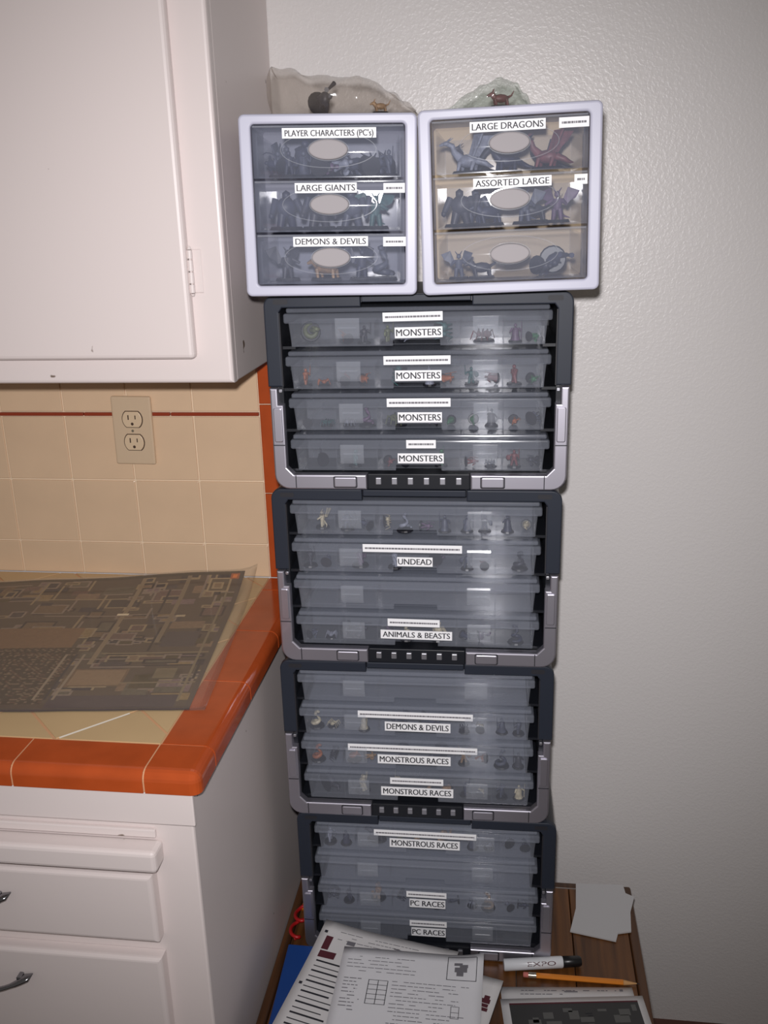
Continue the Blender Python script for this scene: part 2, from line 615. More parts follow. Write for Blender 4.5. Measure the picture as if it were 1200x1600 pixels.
g = .0022
for i in range(-14, 8):
    for j in range(-8, 14):
        s0, s1 = -.777+i*PD+g, -.777+(i+1)*PD-g
        d0, d1 = -.32+j*PD+g, -.32+(j+1)*PD-g
        poly = [((s-d)/2, (s+d)/2) for s, d in ((s0, d0), (s0, d1), (s1, d1), (s1, d0))]
        for ax, lim, kl in ((0, -.0957, True), (0, -.93, False), (1, -.0125, True), (1, -.5465, False)):
            if poly:
                poly = clip(poly, ax, lim, kl)
        if len(poly) < 3:
            continue
        area = abs(sum(a[0]*b[1]-b[0]*a[1] for a, b in zip(poly, poly[1:]+poly[:1])))/2
        if area < .0001:
            continue
        cx = sum(p[0] for p in poly)/len(poly)
        cy = sum(p[1] for p in poly)/len(poly)
        t = bmesh.new()
        lo = [t.verts.new((x-cx, y-cy, 0)) for x, y in poly]
        hi = [t.verts.new((cx0*.994, cy0*.994, .0034)) for cx0, cy0 in ((x-cx, y-cy) for x, y in poly)]
        t.faces.new(hi)
        for k in range(len(poly)):
            q = (k+1) % len(poly)
            t.faces.new((lo[k], lo[q], hi[q], hi[k]))
        bmesh.ops.recalc_face_normals(t, faces=t.faces[:])
        obj('tile', t, M['ctile'], ct, (cx, cy, .0240))
# one white strip laid along a diagonal tile joint in front of the map
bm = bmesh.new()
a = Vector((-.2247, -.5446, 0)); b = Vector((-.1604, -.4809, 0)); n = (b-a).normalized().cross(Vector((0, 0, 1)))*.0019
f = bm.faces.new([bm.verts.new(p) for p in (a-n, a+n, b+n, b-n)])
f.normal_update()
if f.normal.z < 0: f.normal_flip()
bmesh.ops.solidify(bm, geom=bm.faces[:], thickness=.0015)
obj('joint_strip', bm, M['wstrip'], ct, (0, 0, .0274))

def cap_profile(o_in, o_out, zt=.0275, zb=0.0, r=.013):
    """tile cap cross-section (offset, z): flat top, rounded nose, straight lip"""
    s = 1 if o_out > o_in else -1
    pts = [(o_in, .0235), (o_in, zt-.001), (o_in+s*.001, zt)]
    for i in range(13):
        a = math.radians(90-90*i/12)
        pts.append((o_out-s*r+s*r*math.cos(a), zt-r+r*math.sin(a)))
    pts += [(o_out, zb), (o_out-s*.006, zb), (o_out-s*.006, .0243)]
    return pts

def cap_tile(kind, a0, a1):
    t = bmesh.new()
    if kind == 'front':
        pr = cap_profile(-.5485, -.6085)
        A = [t.verts.new((a0, y, z)) for y, z in pr]
        B = [t.verts.new((a1, y, z)) for y, z in pr]
    else:
        pr = cap_profile(-.0940, -.0285)
        A = [t.verts.new((x, a0, z)) for x, z in pr]
        B = [t.verts.new((x, a1, z)) for x, z in pr]
    n = len(pr)
    for i in range(n):
        f = t.faces.new((A[i], A[(i+1) % n], B[(i+1) % n], B[i]))
    bmesh.ops.recalc_face_normals(t, faces=t.faces[:])
    for e in (A, B):
        t.faces.new([t.verts.new(v.co) for v in e])
    obj('edge_tile', t, M['orange'], ct)

PE = .1605
x = -.0965
while x > -.90:
    cap_tile('front', x-PE+.0026, x)
    x -= PE
y = -.5465
while y < -.02:
    cap_tile('side', y, min(y+PE-.0026, -.013))
    y += PE
bm = rbox(bmesh.new(), -.0940, -.0285, -.6085, -.5490, .0240, .0275+.0002)
bm.free()
bm = rbox(bmesh.new(), -.0940, -.0285, -.6085, -.5490, 0, .0277, .0125, 5,
          pick=lambda c: (c.z > .027 and (c.y < -.608 or c.x > -.029)) or (c.x > -.029 and c.y < -.608))
# the corner cap is hollow underneath, over the grout bed
obj('corner_tile', bm, M['orange'], ct)

# ------------------------------------------------------------------ wall outlet
ol = thing('wall_outlet', 'ivory duplex wall outlet set in the beige tile backsplash', 'outlet', (-.3108, -.0125, 1.1820), (0, math.radians(.8), 0))
obj('plate', prism(bmesh.new(), rrect(-.0345, .0345, -.058, .058, .003, 3), -.0055, -.0004, bev=.0025, seg=3), M['plate'], ol)
for s in (1, -1):
    pts = []
    for k in range(28):
        a = 2*math.pi*k/28
        pts.append((.0168*math.cos(a), max(-.0132, min(.0132, .0172*math.sin(a)))))
    q = obj('receptacle', prism(bmesh.new(), pts, -.0078, -.0050, bev=.0008, seg=2), M['recept'], ol, (.001, 0, s*.0196))
    bm = bmesh.new()
    rbox(bm, -.0072, -.0052, -.0081, -.0078, -.0005, .0075)
    rbox(bm, .0050, .0068, -.0081, -.0078, .0005, .0070)
    prism(bm, [(.0024*math.cos(2*math.pi*k/12), -.0075+.0026*math.sin(2*math.pi*k/12)) for k in range(12)], -.0081, -.0078)
    obj('slots', bm, M['slot'], q)
    rg = [(x*1.09, z*1.09) for x, z in pts]
    obj('seam', ring(bmesh.new(), rg, pts, -.0058, -.0052), M['slot'], ol, (.001, 0, s*.0196))
obj('screw', prism(bmesh.new(), [(.0022*math.cos(2*math.pi*k/12), .0022*math.sin(2*math.pi*k/12)) for k in range(12)], -.0066, -.005), M['pferr'], ol)

# ------------------------------------------------------------------ printed map and clear film on the counter
MW, MH = .78, .446
def lift(u, v):
    """height of the sheets over the counter: the back right corner curls up a little"""
    t = max(0, (v-.30)/.16)
    return .0185*t*t*max(0, 1+u/.42) + .0012*(1+math.sin(u*23+v*9))*max(0, v/.45)

def map_print(nx, ny):
    gain = 1.22
    rnd = random.Random(21)
    base = (84, 70, 56)
    g = [[base for _ in range(ny)] for _ in range(nx)]
    def X(u): return int((u+MW)/MW*nx)
    def Y(v): return int(v/MH*ny)
    def rect(u0, u1, v0, v1, c, border=None, jit=0):
        a, b, c0, d = X(min(u0, u1)), X(max(u0, u1)), Y(min(v0, v1)), Y(max(v0, v1))
        for i in range(max(0, a), min(nx, max(b, a+1))):
            for j in range(max(0, c0), min(ny, max(d, c0+1))):
                e = border and (i in (a, b-1) or j in (c0, d-1))
                q = border if e else c
                k = rnd.uniform(1-jit, 1+jit)
                g[i][j] = tuple(min(255, x*k) for x in q)
    tones = [(118, 96, 74), (104, 84, 62), (72, 62, 58), (92, 82, 66), (126, 104, 70), (66, 56, 50), (112, 92, 88), (78, 66, 44), (98, 76, 66), (60, 52, 52)]
    lines = [(134, 116, 88), (52, 44, 40), (122, 106, 92)]
    for _ in range(300):
        u, v = rnd.uniform(-MW, -.01), rnd.uniform(.01, MH-.02)
        w, h = rnd.choice((.018, .026, .036, .052)), rnd.choice((.012, .018, .026, .038))
        rect(u, u+w, v, v+h, rnd.choice(tones), rnd.choice(lines+[None]), .06)
    for _ in range(70):
        u, v = rnd.uniform(-MW, -.01), rnd.uniform(.01, MH-.02)
        if rnd.random() < .5:
            rect(u, u+rnd.uniform(.04, .15), v, v+.0035, lines[rnd.randrange(3)])
        else:
            rect(u, u+.0035, v, v+rnd.uniform(.03, .1), lines[rnd.randrange(3)])
    # large areas that can be told apart
    rect(-.36, -.215, .180, .255, (116, 88, 62), None, .04)
    rect(-.184, -.105, .066, .118, (128, 104, 78), (106, 84, 62), .03)
    rect(-.19, -.02, .010, .040, (74, 62, 60), None, .04)
    rect(-.085, -.03, .185, .235, (76, 66, 62), None, .04)
    rect(-.072, -.036, .085, .122, (112, 98, 74), (84, 72, 56), .03)
    rect(-.172, -.165, .131, .456, (126, 108, 84))
    rect(-.095, -.089, .20, .452, (118, 102, 80))
    rect(-.022, -.016, .024, .40, (116, 102, 78))
    rect(-.16, 0, .162, .167, (122, 106, 80))
    rect(-.11, 0, .073, .077, (118, 102, 78))
    rect(-.181, -.160, .300, .309, (206, 190, 160))
    rect(-.085, -.068, .291, .297, (168, 150, 120))
    rect(-.055, -.018, .380, .425, (92, 78, 60), (146, 126, 96))
    rect(-.046, -.028, .392, .413, (124, 104, 78), (146, 126, 96))
    # fine maze
    for i in range(X(-.50), X(-.20)):
        for j in range(Y(.02), Y(.185)):
            p = (i//3 + (j//3)*7 + (i*j)//37) % 5
            if i % 3 == 0 or j % 4 == 0:
                g[i][j] = (112, 92, 72) if p in (0, 3) else (70, 58, 44)
            else:
                g[i][j] = (66, 54, 40) if p else (94, 68, 52)
    for k in range(3):
        rect(-.212+k*.012, -.2085+k*.012, .03, .165, (132, 116, 96) if k != 1 else (60, 52, 48))
    # border and the orange square in the corner
    rect(-MW, 0, 0, .006, (78, 62, 62)); rect(-MW, 0, MH-.008, MH, (70, 60, 46)); rect(-.006, 0, 0, MH, (80, 68, 58))
    rect(-.021, -.006, .424, .439, (196, 112, 52), (150, 84, 50))
    return [[tuple(min(255, x*gain) for x in q) for q in col] for col in g]

def sheet_grid(name, mat, nx, ny, u0, u1, v0, v1, dz, colors=None, parent=None, loc=(0, 0, 0), rot=(0, 0, 0), hf=lift, th=0):
    bm = bmesh.new()
    lay = bm.loops.layers.float_color.new('print') if colors else None
    V = [[bm.verts.new((u0+(u1-u0)*i/nx, v0+(v1-v0)*j/ny, dz+hf(u0+(u1-u0)*i/nx, v0+(v1-v0)*j/ny))) for j in range(ny+1)] for i in range(nx+1)]
    for i in range(nx):
        for j in range(ny):
            f = bm.faces.new((V[i][j], V[i+1][j], V[i+1][j+1], V[i][j+1]))
            f.smooth = True
            if colors:
                c = (*s2l(colors[i][j]), 1)
                for l in f.loops:
                    l[lay] = c
    if th:
        bm.normal_update()
        bmesh.ops.solidify(bm, geom=bm.faces[:], thickness=th)
    return obj(name, bm, mat, parent, loc, rot)

A6 = math.radians(6)
gm = map_print(210, 124)
mp = sheet_grid('floor_plan_map', M['map'], 210, 124, -MW, 0, 0, MH, .0009, gm, None, (-.087, -.467, ZC+.0006), (0, 0, A6))
tag(mp, 'large brown printed floor plan map lying on the tiled counter', 'map')
fm = sheet_grid('clear_plastic_sheet', M['film'], 60, 40, -MW-.02, .022, -.006, MH+.002, .0026, None, None, (-.087, -.467, ZC+.0006), (0, 0, A6), th=.0003,
                hf=lambda u, v: lift(min(u, 0), v)+.0004*(1+math.sin(u*70+v*31))+.010*max(0, (u+.012)/.034)**2*max(0, (v-.3)/.16))
tag(fm, 'clear plastic sheet laid over the printed map', 'plastic sheet')

# ------------------------------------------------------------------ low wooden table
ZT = .394
TX0, TX1, TY0, TY1 = -.042, .5345, -.70, -.0965
tb = thing('side_table', 'low brown wooden side table carrying the stack of storage racks', 'table', (0, 0, FLOOR))
nb = 6
px0, px1 = TX0+.016, TX1-.016
pw = (px1-px0)/nb
pl = None
for k in range(nb):
    if pl is None:
        o = obj('plank', box(-pw/2+.0006, pw/2-.0006, TY0+.016, TY1-.016, -.020, 0, .0012, 2), M['plank'], tb)
        pl = o.data
    else:
        o = link('plank', pl, tb)
    o.location = (px0+pw*(k+.5), 0, ZT-FLOOR)
for nm, a in (('rim', (TX0, TX0+.0155, TY0, TY1)), ('rim', (TX1-.0155, TX1, TY0, TY1)),
              ('rim', (TX0+.016, TX1-.016, TY1-.0155, TY1)), ('rim', (TX0+.016, TX1-.016, TY0, TY0+.0155))):
    obj(nm, box(*a, ZT-FLOOR-.034, ZT-FLOOR+.0005, .004, 3), M['rim'], tb)
for ax in (TX0+.03, TX1-.03):
    for ay in (TY0+.03, TY1-.03):
        t = bmesh.new()
        rbox(t, ax-.02, ax+.02, ay-.02, ay+.02, 0, ZT-FLOOR-.021, .003, 2)
        for v in t.verts:
            k = 1-.35*(1-v.co.z/(ZT-FLOOR))
            v.co.x = ax+(v.co.x-ax)*k
            v.co.y = ay+(v.co.y-ay)*k
        obj('leg', t, M['rim'], tb)
bm = bmesh.new()
rbox(bm, TX0+.02, TX1-.02, TY1-.04, TY1-.025, ZT-FLOOR-.09, ZT-FLOOR-.021, .001, 1)
obj('apron', bm, M['rim'], tb)
bm = bmesh.new()
rbox(bm, TX0+.02, TX1-.02, TY0+.025, TY0+.04, ZT-FLOOR-.09, ZT-FLOOR-.021, .001, 1)
obj('apron', bm, M['rim'], tb)

# ------------------------------------------------------------------ storage racks
RW, RH, RD = .392, .2570, .211
SY = .018
HW = RW/2
def build_rack(loc, rz, label):
    r = thing('storage_rack', label, 'storage rack', loc, (0, 0, rz), 'stacked storage racks')
    bm = ring(bmesh.new(), rrect(-HW+.002, HW-.002, .0008, RH-.0008, .013), rrect(-HW+.0185, HW-.0185, .0222, RH-.0105, .004), .0075, RD)
    obj('shell', bm, M['shell'], r)
    obj('back_panel', box(-HW+.018, HW-.018, RD-.005, RD-.001, .021, RH-.0100), M['shell'], r)
    ze = RH-.117
    for s in (-1, 1):
        # upper dark corner of the front, an inverted L
        o0, o1 = s*HW, s*(HW-.0195)
        xi = s*.0705
        rr = .014
        pts = [(o0, ze)]
        for i in range(7):
            a = math.radians(90*i/6)
            pts.append((s*(HW-rr)+s*rr*math.cos(a), RH-rr+rr*math.sin(a)))
        pts += [(xi, RH), (xi, RH-.0158), (s*(HW-.0235), RH-.0158), (o1, RH-.0215), (o1, ze)]
        c = obj('corner_bezel', prism(bmesh.new(), pts, 0, .009, bev=.0018, seg=3), M['bezel'], r)
        obj('slot', prism(bmesh.new(), rrect(s*(HW-.0225)-.0095, s*(HW-.0225)+.0095, RH-.0115, RH-.0050, .002, 2), -.0004, .004), M['joint'], c)
        obj('groove', box(s*(HW-.0195)-.001, s*(HW-.0195)+.001, .0006, .009, ze, RH-.022), M['joint'], c)
        # silver handle: side bar, rounded corner, bottom bar
        zt, zb = ze-.0015, .0012
        xo, xi2 = s*(HW-.0022), s*(HW-.0195)
        ro = .020
        pts = [(xo, zt)]
        for i in range(7):
            a = math.radians(-90*i/6)
            pts.append((xo-s*ro+s*ro*math.cos(a), zb+ro+ro*math.sin(a)))
        pts += [(s*.0692, zb), (s*.0692, zb+.0205), (s*(HW-.0285), zb+.0205), (xi2, zb+.030), (xi2, zt-.022), (s*(HW-.0125), zt-.022), (s*(HW-.0125), zt)]
        h = obj('handle_arm', prism(bmesh.new(), pts, -.004, .008, bev=.0022, seg=3), M['silver'], r)
        obj('hinge_pin', prism(bmesh.new(), rrect(s*(HW-.0162)-.0022, s*(HW-.0162)+.0022, zt-.006, zt-.0015, .001, 2), -.002, .008, bev=.0006), M['stud'], h)
        obj('grip', prism(bmesh.new(), rrect(min(s*(HW-.0055), s*(HW-.0170)), max(s*(HW-.0055), s*(HW-.0170)), zt-.072, zt-.026, .0025, 3), -.0058, -.0036, bev=.0012, seg=2), M['silver'], h)
        obj('joint', box(min(xo, xi2)+.0012, max(xo, xi2)-.0008, -.0044, -.002, zt-.0770, zt-.0757), M['joint'], h)
        bm = bmesh.new()
        rbox(bm, s*(HW-.031)-.0006, s*(HW-.031)+.0006, -.0044, -.002, zb+.0020, zb+.0195)
        obj('joint', bm, M['joint'], h)
        ta, tbb = sorted((s*.083, s*.113))
        obj('tab_seam', prism(bmesh.new(), rrect(ta-.0012, tbb+.0012, zb+.0024, zb+.0186, .002, 2), -.0044, -.003), M['joint'], h)
        obj('latch_tab', prism(bmesh.new(), rrect(ta, tbb, zb+.0036, zb+.0174, .002, 2), -.0062, -.0035, bev=.0014, seg=2), M['silver'], h)
    obj('top_panel', prism(bmesh.new(), rrect(-.0692, .0692, RH-.0100, RH-.0012, .001, 2), .0018, .009, bev=.001), M['bezel'], r)
    v = obj('vent_strip', prism(bmesh.new(), rrect(-.0680, .0680, .0010, .0222, .001, 2), -.001, .008, bev=.001), M['shell'], r)
    for k in range(6):
        x = -.0535+.0214*k
        obj('stud', prism(bmesh.new(), rrect(x-.0038, x+.0038, .0080, .0175, .0008, 2), -.0034, -.0006, bev=.0009), M['stud'], v)
    for k in range(4):
        zb = RH-(.0165+k*.0551+.0494)
        for s in (-1, 1):
            a, b = sorted((s*(HW-.0180), s*.1595))
            obj('shelf_rail', box(a, b, .013, RD-.006, zb-.0040, zb-.0002), M['shell'], r)
    return r

RACKS = [
    (1.1655, 0.0, SY, 'topmost storage rack, silver handles, holding four boxes labelled MONSTERS'),
    (.9085, -.0065, SY-.006, 'second storage rack from the top, holding the UNDEAD and ANIMALS boxes'),
    (.6515, -.0095, SY+.004, 'third storage rack from the top, holding the DEMONS & DEVILS box'),
    (.3945, .0010, SY, 'bottom storage rack of the stack, standing on the wooden table'),
]
racks = []
for z, dx, rz, lab in RACKS:
    cx, cy = dx+.1953, -.2921
    racks.append(build_rack((cx, cy, z), rz, lab))

def in_frame(parent, x, y, z):
    a = parent.rotation_euler.z
    p = parent.location
    return (p.x+math.cos(a)*x-math.sin(a)*y, p.y+math.sin(a)*x+math.cos(a)*y, p.z+z)

# ------------------------------------------------------------------ miniature figures
def limb(bm, a, b, r0, r1, mi=0, n=6):
    tube(bm, [a, (Vector(a)+Vector(b))/2, b], [r0, (r0+r1)/2, r1], n, mi)

def wing(bm, s, base, span, h, mi=0):
    b = Vector(base)
    pts = [b, b+Vector((s*span*.35, .003, h)), b+Vector((s*span, .006, h*.75)), b+Vector((s*span*.8, .004, h*.3)), b+Vector((s*span*.5, .003, h*.15)), b+Vector((s*span*.3, .002, -h*.12))]
    t = bmesh.new()
    fr = [t.verts.new(p) for p in pts]
    bk = [t.verts.new(p+Vector((0, .0012, 0))) for p in pts]
    t.faces.new(fr); t.faces.new(list(reversed(bk)))
    for i in range(6):
        t.faces.new((fr[i], bk[i], bk[(i+1) % 6], fr[(i+1) % 6]))
    bmesh.ops.recalc_face_normals(t, faces=t.faces[:])
    merge(bm, t, mi)

def fig_mesh(kind):
    bm = bmesh.new()
    B = 1                              # base material slot
    if kind in ('warrior', 'robed', 'archer'):
        disc(bm, (0, 0, 0), .0115, .0115, .0028, 14, B)
        if kind == 'robed':
            tube(bm, [(0, 0, .002), (0, 0, .010), (0, 0, .019), (0, 0, .023)], [.0085, .0062, .0055, .0028], 9)
        else:
            for s in (-1, 1):
                limb(bm, (s*.0042, s*.002, .0025), (s*.0022, 0, .0135), .0021, .0026)
            tube(bm, [(0, 0, .012), (0, 0, .017), (0, 0, .0215), (0, 0, .0235)], [.0038, .0042, .0056, .0024], 9)
        blob(bm, (0, -.0005, .0265), (.0028, .003, .0034))
        limb(bm, (-.005, 0, .0215), (-.0085, -.004, .0150), .0019, .0015)
        limb(bm, (.005, 0, .0215), (.0095, -.003, .0185), .0019, .0015)
        if kind == 'archer':
            tube(bm, [(.0095, -.003, .008), (.0125, -.003, .013), (.0130, -.003, .019), (.0125, -.003, .025), (.0095, -.003, .030)], .0008, 5)
        else:
            tube(bm, [(.0095, -.003, .004 if kind == 'robed' else .016), (.0105, -.004, .034)], [.0009, .0006], 5)
        if kind == 'warrior':
            blob(bm, (-.0090, -.0045, .0160), (.0048, .0012, .0055))
    elif kind == 'ogre':
        disc(bm, (0, 0, 0), .0165, .0165, .003, 16, B)
        for s in (-1, 1):
            limb(bm, (s*.0065, s*.002, .0025), (s*.004, 0, .014), .0036, .0045)
            limb(bm, (s*.010, 0, .0275), (s*.0150, -.006, .0145), .0036, .0026)
            blob(bm, (s*.0155, -.0065, .0130), (.003, .003, .0034))
        blob(bm, (0, 0, .0205), (.0098, .0075, .0098), sub=2)
        blob(bm, (0, -.003, .0315), (.0044, .0046, .0046))
        tube(bm, [(.0155, -.007, .010), (.020, -.010, .030)], [.0014, .0032], 7)
    elif kind == 'beast':
        disc(bm, (0, 0, 0), .0165, .0125, .0028, 16, B)
        blob(bm, (0, 0, .0125), (.0125, .0056, .0062), sub=2)
        blob(bm, (-.0130, 0, .0180), (.0052, .0040, .0042))
        limb(bm, (-.009, 0, .014), (-.013, 0, .018), .0045, .0038)
        limb(bm, (-.0165, 0, .0175), (-.0205, 0, .0160), .0026, .0015)
        for x in (-.0085, .0085):
            for s in (-1, 1):
                limb(bm, (x, s*.004, .011), (x+.0015, s*.0052, .0025), .0024, .0015)
        tube(bm, [(.011, 0, .014), (.0165, .002, .0165), (.020, .001, .023)], [.0022, .0014, .0006], 6)
        for s in (-1, 1):
            limb(bm, (-.012, s*.002, .0205), (-.0105, s*.0042, .0255), .0014, .0005)
    elif kind == 'winged':
        disc(bm, (0, 0, 0), .0125, .0125, .0028, 14, B)
        for s in (-1, 1):
            limb(bm, (s*.004, 0, .0025), (s*.0025, 0, .013), .0022, .0030)
            limb(bm, (s*.005, 0, .021), (s*.0105, -.006, .017), .0020, .0014)
            wing(bm, s, (s*.003, .003, .018), .0165, .0150)
            limb(bm, (s*.0015, -.001, .0285), (s*.0042, 0, .0325), .0009, .0004, 0, 5)
        tube(bm, [(0, 0, .012), (0, 0, .017), (0, 0, .0225)], [.0036, .0046, .0050], 9)
        blob(bm, (0, -.001, .0265), (.003, .0034, .0034))
        tube(bm, [(0, .003, .012), (.004, .009, .006), (.010, .010, .004)], [.0018, .0012, .0005], 6)
    elif kind == 'serpent':
        disc(bm, (0, 0, 0), .0145, .0145, .0028, 16, B)
        pts, rad = [], []
        for i in range(22):
            t = i/21
            a = t*9.5
            q = .0098*(1-t)+.001
            pts.append((q*math.cos(a), q*math.sin(a), .006+.024*t*t))
            rad.append(.0012+.0026*math.sin(math.pi*min(1, t*1.25+.06)) if t < .8 else .0030)
        tube(bm, pts, rad, 7)
        blob(bm, (.001, -.003, .0305), (.0036, .0052, .0030))
    elif kind == 'crawler':
        disc(bm, (0, 0, 0), .0145, .0145, .0025, 16, B)
        blob(bm, (.004, 0, .0095), (.0075, .0066, .0056))
        blob(bm, (-.0065, 0, .0090), (.0046, .0042, .0038))
        for k in range(4):
            x = -.008+.0045*k
            for s in (-1, 1):
                tube(bm, [(x, s*.003, .009), (x*1.4, s*.0105, .0145), (x*1.8, s*.0145, .0026)], [.0013, .0011, .0005], 5)
    elif kind == 'dragon':
        disc(bm, (0, 0, 0), .021, .021, .003, 18, B)
        blob(bm, (0, 0, .015), (.0140, .0075, .0085), sub=2)
        tube(bm, [(-.010, 0, .018), (-.018, -.001, .026), (-.020, -.003, .034), (-.026, -.006, .037)], [.0058, .0042, .0034, .0030], 8)
        blob(bm, (-.027, -.007, .037), (.0058, .0034, .0032))
        limb(bm, (-.031, -.007, .0365), (-.036, -.008, .0350), .0026, .0012)
        for s in (-1, 1):
            limb(bm, (-.025, -.007+s*.002, .0395), (-.019, -.006+s*.004, .0435), .0010, .0004)
            for x in (-.009, .009):
                limb(bm, (x, s*.006, .013), (x-.002, s*.010, .0025), .0034, .0018)
        tube(bm, [(.012, 0, .015), (.022, .003, .011), (.030, .000, .007), (.036, -.006, .006)], [.0052, .0036, .0022, .0006], 7)
        for s in (-1, 1):
            t = bmesh.new()
            wing(t, 1, (0, 0, 0), .034, .022)
            for v in t.verts:
                v.co = Vector((.002+v.co.y*2+v.co.x*.35, s*(.005+v.co.x*.55), .020+v.co.z+v.co.x*.25))
            bmesh.ops.recalc_face_normals(t, faces=t.faces[:])
            merge(bm, t, 0)
    return bm

FIG = {}
def fig_data(kind, lay):
    """mesh of a figure, standing or tipped over, resting on z = 0 and centred"""
    key = (kind, lay)
    if key not in FIG:
        bm = fig_mesh(kind)
        if lay:
            bmesh.ops.rotate(bm, verts=bm.verts[:], matrix=Matrix.Rotation(math.radians(90 if lay == 1 else 78), 3, 'X') @ Matrix.Rotation(lay*.7, 3, 'Z'))
        xs = [v.co.x for v in bm.verts]; ys = [v.co.y for v in bm.verts]; zs = [v.co.z for v in bm.verts]
        off = Vector((-(min(xs)+max(xs))/2, -(min(ys)+max(ys))/2, -min(zs)))
        for v in bm.verts:
            v.co += off
        me = bpy.data.meshes.new('miniature_'+kind)
        bm.to_mesh(me)
        bm.free()
        me.materials.append(FIGCOL[0])
        me.materials.append(M['base'])
        rad = max(math.hypot(v.co.x, v.co.y) for v in me.vertices)
        FIG[key] = (me, rad, max(v.co.z for v in me.vertices))
    return FIG[key]

ORD = ['first', 'second', 'third', 'fourth', 'fifth', 'sixth', 'seventh', 'eighth', 'ninth', 'tenth', 'eleventh', 'twelfth', 'thirteenth', 'fourteenth', 'fifteenth', 'sixteenth']
COLWORD = {v: k for k, v in FIDX.items()}
def order_labels(figs, where):
    """label the figures of one box or drawer by look and by their place from the left"""
    figs = sorted(figs, key=lambda t: t[0].location.x)
    for i, (o, kind, col) in enumerate(figs):
        o['label'] = '%s %s miniature, %s from left %s' % (COLWORD[col], KWORD[kind], ORD[i], where)

def place_fig(kind, lay, loc, rz, color, label, group, scale=1.0, name='miniature_figure'):
    me, rad, h = fig_data(kind, lay)
    o = link(name, me, None, loc, (0, 0, rz))
    o.scale = (scale,)*3
    for i in (0, 1):
        o.material_slots[i].link = 'OBJECT'
    o.material_slots[0].material = FIGCOL[color]
    o.material_slots[1].material = M['base']
    return tag(o, label, 'miniature', group)

# ------------------------------------------------------------------ compartment boxes in the racks
BHW, BH, BD = .1650, .0494, .186
def prep_box():
    d = {}
    bm = bmesh.new()
    wt = .0014
    zt = .0310
    # front wall with the finger notch at the bottom centre
    prism(bm, [(-BHW+.003, 0), (-.0305, 0), (-.0300, .0078), (.0300, .0078), (.0305, 0), (BHW-.003, 0), (BHW, zt), (-BHW, zt)], 0, wt)
    rbox(bm, -BHW+.0022, -BHW+.0022+wt, wt, BD-wt, .0005, zt)
    rbox(bm, BHW-.0022-wt, BHW-.0022, wt, BD-wt, .0005, zt)
    rbox(bm, -BHW+.003, BHW-.003, BD-wt, BD, 0, zt)
    rbox(bm, -BHW+.004, BHW-.004, .012, BD-wt, 0, .0012)
    rbox(bm, -BHW+.004, -.0310, wt, .012, 0, .0012)
    rbox(bm, .0310, BHW-.004, wt, .012, 0, .0012)
    d['body'] = bm
    bm = bmesh.new()
    rbox(bm, -.1710, .1710, -.0050, BD+.003, .0300, .0430, .0028, 3)
    rbox(bm, -.1675, .1675, -.0022, BD+.001, .0431, BH, .0024, 3)
    d['lid'] = bm
    bm = bmesh.new()
    # latch: curved tab over the front, hooked at the bottom
    pts = [(-.0064, .0365), (-.0074, .034), (-.0078, .022), (-.0068, .014), (-.0050, .0105), (-.0036, .0112), (-.0050, .016), (-.0056, .026), (-.0052, .0365)]
    t = bmesh.new()
    A = [t.verts.new((-.0158, y, z)) for y, z in pts]
    B = [t.verts.new((.0158, y, z)) for y, z in pts]
    t.faces.new(A); t.faces.new(list(reversed(B)))
    for i in range(len(pts)):
        f = t.faces.new((A[i], A[(i+1) % len(pts)], B[(i+1) % len(pts)], B[i]))
    bmesh.ops.recalc_face_normals(t, faces=t.faces[:])
    merge(bm, t)
    rbox(bm, -.012, .012, -.0088, -.0074, .0235, .0255, .0005, 1)
    d['latch'] = bm
    d['divider'] = box(-.0006, .0006, .0022, .060, .0014, .0290)
    d['long_divider'] = box(-BHW+.005, BHW-.005, .0605, .0617, .0014, .0290)
    out = {}
    for k, bm in d.items():
        me = bpy.data.meshes.new(k)
        bm.to_mesh(me)
        bm.free()
        me.materials.append(M['lid'] if k == 'lid' else M['latch'] if k == 'latch' else M['box'])
        out[k] = me
    return out
BX = prep_box()
BY = .0040          # box front behind rack front
DIV = (-.110, -.055, .055, .110)

def compartment_box(rack, k, label):
    x, y, z = in_frame(rack, R.uniform(-.0012, .0012), BY+R.uniform(0, .0015), RH-(.0165+k*.0551+BH))
    b = thing('compartment_box', label, 'storage box', (x, y, z), (0, 0, rack.rotation_euler.z), 'translucent compartment boxes')
    link('body', BX['body'], b)
    link('lid', BX['lid'], b)
    for s in (-1, 1):
        link('latch', BX['latch'], b, (s*.0878, 0, 0))
    for x in DIV:
        link('divider', BX['divider'], b, (x, 0, 0))
    link('long_divider', BX['long_divider'], b)
    return b

